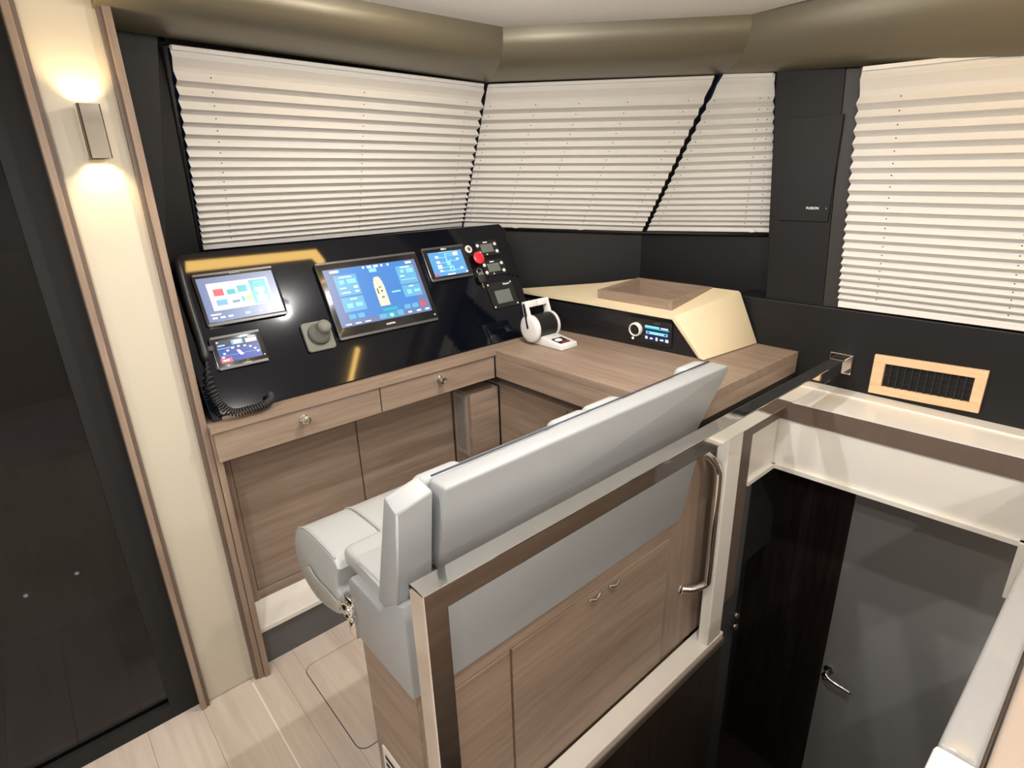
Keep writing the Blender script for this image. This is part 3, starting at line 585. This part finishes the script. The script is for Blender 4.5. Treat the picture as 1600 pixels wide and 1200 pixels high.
# ------------------------------------------------------------------ throttle
TX0, TX1, TY, TZ = 1.560, 1.692, 1.690, 1.025
t = thing('engine_throttle', 'white twin-lever throttle with dark drum standing on the oak counter', 'throttle', (1.62, 1.68, ZD))
base = [(1.735, ZD + .001), (1.735, ZD + .03), (1.66, ZD + .040), (1.535, ZD + .022), (1.530, ZD + .001)]
obj('base', prism([(TX0 + .026, y, z) for y, z in base], (TX1 - TX0 - .036, 0, 0), .004), 'gloss_white', t, smooth=SM)
obj('drum', lathe((TX0 + .014, TY, TZ), (1, 0, 0), [(.053, 0), (.053, TX1 - TX0 - .028)], 36), 'black', t, smooth=SM)
tl = V((0, .10, .34)).normalized(); tl = V((0, tl.y, tl.z))
for k, x in enumerate((TX0, TX1)):
    s = 1 if k == 0 else -1
    lv = obj('lever', lathe((x - .002 * s, TY, TZ), (s, 0, 0), [(.036, -.003), (.050, 0), (.057, .006), (.057, .017), (.05, .017)], 36), 'gloss_white', t, smooth=SM)
    c = V((x, TY, TZ)); sd = V((0, tl.z, -tl.y))
    w0, w1 = .020, .014
    obj('arm', prism([c + V((.001 * s, 0, 0)) - sd * w0, c + V((.001 * s, 0, 0)) + sd * w0, c + V((.001 * s, 0, 0)) + sd * w1 + tl * .112, c + V((.001 * s, 0, 0)) - sd * w1 + tl * .112], (.013 * s, 0, 0), .003), 'gloss_white', lv, smooth=SM)
    obj('grip', prism([c + tl * .085 - sd * .013, c + tl * .085 + sd * .013, c + tl * .113 + sd * .013, c + tl * .113 - sd * .013], (s * (TX1 - TX0) / 2 - s * .001, 0, 0), .003), 'gloss_white', lv, smooth=SM)
    obj('inlay', prism([c + V((-.0072 * s, 0, 0)) - sd * .005 + tl * .002, c + V((-.0072 * s, 0, 0)) + sd * .005 + tl * .002, c + V((-.0022 * s, 0, 0)) + sd * .005 + tl * .104, c + V((-.0022 * s, 0, 0)) - sd * .005 + tl * .104], (.005 * s, 0, 0)), 'black', lv)
FB = Frame((TX0 + .067, 1.545, ZD + .0245), (1, 0, 0), (0, .125, .018))
obj('label_plate', FB.slab(-.028, .028, .002, .055, .0006, .0022), 'black', t)
obj('label_mark', FB.slab(-.024, .008, .022, .046, .0022, .0028, 0, .008), 'text_white', t)
obj('label_line', FB.slab(-.012, .024, .006, .012, .0022, .0028), 'red', t)
# ------------------------------------------------------------------ instrument pod, tray, radio
t = thing('instrument_pod', 'cream padded hood with black front standing on the side counter', 'console', (2.0, 1.5, ZD))
f0, f1 = V((1.806, 2.02, 0)), V((1.866, 1.068, 0))
obj('front_panel', prism([(1.806, 2.02, ZD + .001), (1.866, 1.075, ZD + .001), (1.856, 1.19, 1.095), (1.812, 1.95, 1.075), (1.806, 2.02, 1.075)], (.02, .001, 0)), 'pod_black', t)
def zc(x): return 1.093 + (x - 1.835) * .16
def cov(pts, bm): return prism([(x, y, zc(x)) for x, y in pts], (0, 0, .014), bm=bm)
bm = cov([(1.838, 1.190), (1.836, 1.245), (2.175, 1.245), (2.175, 1.118)], None)
bm = cov([(1.836, 1.245), (1.834, 1.588), (1.896, 1.588), (1.896, 1.245)], bm)
bm = cov([(2.155, 1.245), (2.155, 1.588), (2.175, 1.588), (2.175, 1.245)], bm)
bm = cov([(1.834, 1.588), (1.828, 1.80), (1.826, 2.02), (1.838, 2.060), (2.06, 1.72), (2.175, 1.605), (2.175, 1.588)], bm)
obj('top_cover', bm, 'cream', t)
obj('slope_cover', hexa([(1.850, 1.060, ZD + .003), (2.195, 1.028, ZD + .003), (2.195, 1.060, ZD + .003), (1.850, 1.082, ZD + .003), (1.838, 1.184, 1.111), (2.175, 1.112, 1.161), (2.175, 1.135, 1.149), (1.838, 1.206, 1.099)], .004), 'cream', t, smooth=SM)
obj('core', prism([(1.87, 1.98, ZD + .001), (2.08, 1.66, ZD + .001), (2.17, 1.58, ZD + .001), (2.17, 1.13, ZD + .001), (1.875, 1.16, ZD + .001)], (0, 0, .085)), 'black', t)
FT = Frame((1.882, 1.23, 1.134), (1, 0, .05), (0, 1, 0))
t = thing('fiddle_tray', 'open rectangular oak tray set into the cream hood', 'tray', FT(.14, .18))
for n_, a0, a1, b0, b1 in (('rail', 0, .285, 0, .022), ('rail', 0, .285, .35, .372), ('rail', 0, .022, .022, .35), ('rail', .263, .285, .022, .35)):
    obj(n_, FT.slab(a0, a1, b0, b1, -.056, .018, .002), 'wood_x' if a1 - a0 > .1 else 'wood_y', t)
obj('tray_floor', FT.slab(.022, .263, .022, .35, -.056, -.050), 'wood_y', t)
FR = Frame((1.8455, 1.40, ZD + .022), (.012, -.195, 0), (-.005, 0, .1))
FR.n = -FR.n if FR.n.x > 0 else FR.n
t = thing('marine_radio', 'small radio with round silver dial and lit blue display in the black hood front', 'radio', FR(.1, 0))
obj('case', FR.slab(0, .200, 0, .100, -.012, .008, .003, .006), 'bezel', t, smooth=SM)
s = obj('screen', FR.slab(.082, .190, .016, .078, .008, .009), 'scr_dark', t)
rows = [(0, .84, .6, .96, 'scr_cyan'), (0, .76, 1, .84, 'scr_teal'), (.66, .86, .95, .94, 'scr_white'), (.06, .42, .94, .60, 'scr_cyan'), (.1, .46, .2, .56, 'scr_navy'), (.80, .46, .9, .56, 'scr_navy'), (.03, .08, .12, .26, 'scr_white'), (.22, .10, .34, .20, 'scr_white'), (.46, .05, .54, .26, 'scr_white'), (.64, .10, .78, .20, 'scr_white'), (.86, .06, .98, .24, 'scr_white')]
mm = ['scr_cyan', 'scr_teal', 'scr_navy', 'scr_white']
obj('graphics', FR.quads(rel(rows, .082, .190, .016, .078), .0094, mm), mm, s)
k = obj('dial', lathe(FR(.042, .052, .008), FR.n, [(.028, 0), (.028, .012), (.026, .016), (.0225, .017), (.0225, .012)], 28), 'blind_rail', t, smooth=SM)
obj('dial_cap', lathe(FR(.042, .052, .012), FR.n, [(.0222, 0), (.021, .008), (0, .009)], 24), 'bezel', k, smooth=SM)
obj('power_button', lathe(FR(.026, .012, .008), FR.n, [(.0055, 0), (.005, .0015), (0, .002)], 14), 'scr_white', t, smooth=SM)
obj('lettering', FR.text('FUSION', .135, .087, .0083, .008), 'lcd_off', t)
# ================================================================== BENCH SEAT
BX0, BX1 = .415, 1.45
t = thing('helm_bench', 'grey vinyl two-seat helm bench on an oak cabinet, seen from behind', 'bench', (.95, .95, 0))
obj('cabinet', box(BX0, BX1, .812, 1.035, .0, .632, .002), 'wood_x', t)
lp = obj('rear_panel', box(1.30, 1.575, .806, .83, .105, .87, .002), 'wood_z', t)
for a, b in ((BX0 + .004, .660), (.668, 1.296)):
    dd = obj('rear_door', box(a, b, .803, .813, .11, .585, .002), 'wood_x', t)
    if a > .6:
        for x in (.955, 1.035):
            obj('catch', tube(arc([(x - .022, .800, .572), (x, .794, .566), (x + .022, .800, .572)], 4), .0045, 8), 'chrome', dd, smooth=True)
obj('top_strip', box(BX0, 1.30, .803, .813, .589, .640, .001), 'wood_x', t)
vg = obj('side_grille', box(BX0 - .007, BX0 - .001, .875, 1.005, .10, .315, .001), 'white', t)
for r in range(8):
    for c in range(2): obj('slot', box(BX0 - .0076, BX0 - .0065, .888 + c * .056, .936 + c * .056, .115 + r * .024, .127 + r * .024), 'black_matte', vg)
bx = prism([(.440, .795, .632), (1.33, .795, .632), (1.345, .795, .645), (1.425, .795, .875), (1.40, .795, .885), (.440, .795, .885)], (0, .05, 0), .006)
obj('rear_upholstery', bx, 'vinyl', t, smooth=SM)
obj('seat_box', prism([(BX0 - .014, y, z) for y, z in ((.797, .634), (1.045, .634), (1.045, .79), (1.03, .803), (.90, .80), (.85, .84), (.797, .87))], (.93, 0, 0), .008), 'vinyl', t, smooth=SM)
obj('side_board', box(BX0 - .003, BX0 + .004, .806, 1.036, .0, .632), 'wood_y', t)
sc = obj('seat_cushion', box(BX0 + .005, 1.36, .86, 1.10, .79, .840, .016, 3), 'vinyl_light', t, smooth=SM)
obj('piping', tube([(BX0 + .004, .87, .836), (BX0 + .004, 1.02, .836)], .004, 8), 'piping', sc, smooth=True)
# fold-up front bolster with curved nose
prof = [(1.090, .790), (1.12, .808), (1.25, .806), (1.322, .788), (1.362, .742), (1.374, .69), (1.350, .628), (1.266, .600), (1.167, .622), (1.105, .655), (1.10, .70), (1.118, .72)]
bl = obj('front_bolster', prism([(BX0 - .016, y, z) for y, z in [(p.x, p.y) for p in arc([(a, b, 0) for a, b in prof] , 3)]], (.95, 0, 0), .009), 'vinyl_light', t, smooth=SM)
ins = [(1.290, .692), (1.300, .670), (1.285, .646), (1.247, .634), (1.18, .646), (1.115, .664), (1.100, .690), (1.159, .692), (1.238, .690), (1.266, .703)]
obj('end_plate', prism([(BX0 - .0175, y, z) for y, z in [(p.x, p.y) for p in arc([(a, b, 0) for a, b in ins + ins[:1]], 3)][:-1]], (-.005, 0, 0), .0015), 'end_cap', bl, smooth=SM)
obj('rivet', lathe((BX0 - .025, 1.24, .648), (-1, 0, 0), [(.004, 0), (.003, .0015), (0, .002)], 10), 'steel', bl, smooth=SM)
e1 = [V((BX0 - .010, y, z)) for y, z in ((1.11, .808), (1.13, .8115), (1.25, .8095), (1.319, .7895), (1.354, .753))]
obj('piping', tube(arc(e1, 5), .0028, 6), 'piping', bl, smooth=True)
obj('piping', tube(arc([V((p.x + .13, p.y, p.z + .001)) for p in e1], 5), .0028, 6), 'piping', bl, smooth=True)
# backrest: rear shell leaning aft, puffed front cushions, separate wing at the left end
bk = prism([(.500, .872, .885), (1.428, .872, .885), (1.508, .86, 1.075), (1.490, .86, 1.090), (.500, .86, 1.090)], (0, -.052, 0), 0)
for v in bk.verts: v.co.y -= (v.co.z - .885) * .16 * (1 if v.co.y < .84 else .9)
bmesh.ops.bevel(bk, geom=list(bk.edges), offset=.008, segments=3, affect='EDGES', profile=.5)
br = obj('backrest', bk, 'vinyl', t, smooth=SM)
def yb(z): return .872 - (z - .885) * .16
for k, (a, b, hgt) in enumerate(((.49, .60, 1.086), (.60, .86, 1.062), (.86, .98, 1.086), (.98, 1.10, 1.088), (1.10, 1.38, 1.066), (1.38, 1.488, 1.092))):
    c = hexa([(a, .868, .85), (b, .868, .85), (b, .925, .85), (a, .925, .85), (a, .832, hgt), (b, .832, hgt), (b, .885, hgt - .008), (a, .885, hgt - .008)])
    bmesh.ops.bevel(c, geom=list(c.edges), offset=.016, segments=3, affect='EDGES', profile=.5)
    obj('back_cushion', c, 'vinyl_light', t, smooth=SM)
obj('seam', tube([(.51, .8338, 1.0905), (1.485, .8338, 1.0905)], .0022, 6), 'seam_dark', br, smooth=True)
obj('piping', tube([(.512, .803, 1.084), (.512, .806, 1.075), (.512, .819, .90)], .0026, 6), 'piping', br, smooth=True)
obj('piping', tube([(.520, .803, 1.084), (.520, .806, 1.075), (.520, .819, .90)], .0022, 6), 'piping', br, smooth=True)
wg = hexa([(BX0 - .008, .838, .795), (.492, .838, .82), (.492, .915, .82), (BX0 - .008, .915, .81), (BX0 - .008, .790, 1.072), (.488, .793, 1.085), (.488, .845, 1.098), (BX0 - .008, .835, 1.088)])
bmesh.ops.bevel(wg, geom=list(wg.edges), offset=.007, segments=3, affect='EDGES', profile=.5)
w_ = obj('wing_cushion', wg, 'vinyl', t, smooth=SM)
obj('piping', tube([(BX0 - .006, .837, .802), (BX0 - .006, .793, 1.068)], .0026, 6), 'piping', w_, smooth=True)
obj('piping', tube([(BX0 - .006, .793, 1.068), (BX0 - .004, .832, 1.084)], .0026, 6), 'piping', w_, smooth=True)
obj('stay', box(.47, .515, .845, .875, .80, .90, .006), 'vinyl', t, smooth=SM)
# chrome hinge latch at the front corner of the seat box
lt = obj('latch', box(BX0 - .022, BX0 - .010, 1.020, 1.062, .690, .745, .004), 'chrome', t, smooth=SM)
obj('latch_bar', tube([(BX0 - .026, 1.012, .722), (BX0 - .026, 1.070, .722)], .009, 10), 'chrome', lt, smooth=True)
obj('latch_bar', tube([(BX0 - .024, 1.02, .700), (BX0 - .024, 1.062, .694)], .007, 10), 'chrome', lt, smooth=True)
obj('latch_tongue', box(BX0 - .024, BX0 - .011, 1.022, 1.052, .640, .690, .003), 'chrome', lt, smooth=SM)
# ================================================================== RAIL, GRAB HANDLE, VENT
t = thing('stair_rail', 'square polished chrome handrail on a post beside the stairwell', 'railing', (.41, .712, 0))
obj('frame', prism([(.386, .690, 0.006), (.434, .690, 0.006), (.434, .690, .920), (2.196, .690, .920), (2.196, .690, .968), (.386, .690, .968)], (0, .046, 0), .0018), 'chrome', t)
obj('wall_bracket', box(2.190, 2.1995, .674, .752, .908, .982, .003), 'chrome', t)
obj('foot_plate', box(.376, .444, .680, .746, .0005, .006, .001), 'chrome', t)
t = thing('grab_handle', 'bent chrome grab handle on the oak panel beside the white post', 'handle', (1.42, .78, .35))
obj('bar', tube(arc([(1.400, .806, .850), (1.420, .775, .830), (1.445, .752, .785), (1.450, .748, .72), (1.450, .748, .55), (1.450, .748, .40), (1.447, .752, .365), (1.420, .778, .345), (1.395, .806, .340)], 6), .0115, 14), 'chrome', t, smooth=True)
obj('flange', lathe((1.400, .806, .850), (0, -1, 0), [(.019, 0), (.018, .004), (.012, .006)], 18), 'chrome', t, smooth=SM)
obj('flange', lathe((1.395, .806, .340), (0, -1, 0), [(.019, 0), (.018, .004), (.012, .006)], 18), 'chrome', t, smooth=SM)
FV = Frame((2.2, .608, .862), (0, -1, .035), (0, .0, 1)); FV.n = V((-1, 0, 0))
t = thing('air_vent', 'pale oak framed air vent with black grille on the dark side wall', 'vent', FV(.157, 0))
vw, vh = .314, .140
for a0, a1, b0, b1 in ((0, vw, 0, .030), (0, vw, vh - .028, vh), (0, .036, .030, vh - .028), (vw - .030, vw, .030, vh - .028)):
    obj('frame', FV.slab(a0, a1, b0, b1, 0, .014, .002), 'vent_wood', t)
obj('recess', FV.slab(.036, vw - .03, .030, vh - .028, .0004, .001), 'black_matte', t)
for k in range(1, 12): obj('vane', FV.slab(.036 + k * .0207 - .0013, .036 + k * .0207 + .0013, .0302, vh - .0282, .001, .010), 'rubber', t)
for k in range(1, 4): obj('cross_vane', FV.slab(.0362, vw - .0302, .03 + k * .0205 - .001, .03 + k * .0205 + .001, .001, .005), 'rubber', t)
# a dark sofa in the saloon behind the camera, mirrored in the glass door
t = thing('saloon_sofa', 'dark blue sofa reflected in the glass side door', 'sofa', (-1.2, -.4, 0))
obj('base', box(-2.2, -1.0, -1.0, .5, 0, .28, .01), 'room_wood', t)
obj('seat', box(-2.2, -1.0, -1.0, .5, .28, .45, .04, 3), 'sofa', t, smooth=SM)
obj('backrest', box(-2.22, -1.95, -1.0, .5, .42, .85, .05, 3), 'sofa', t, smooth=SM)
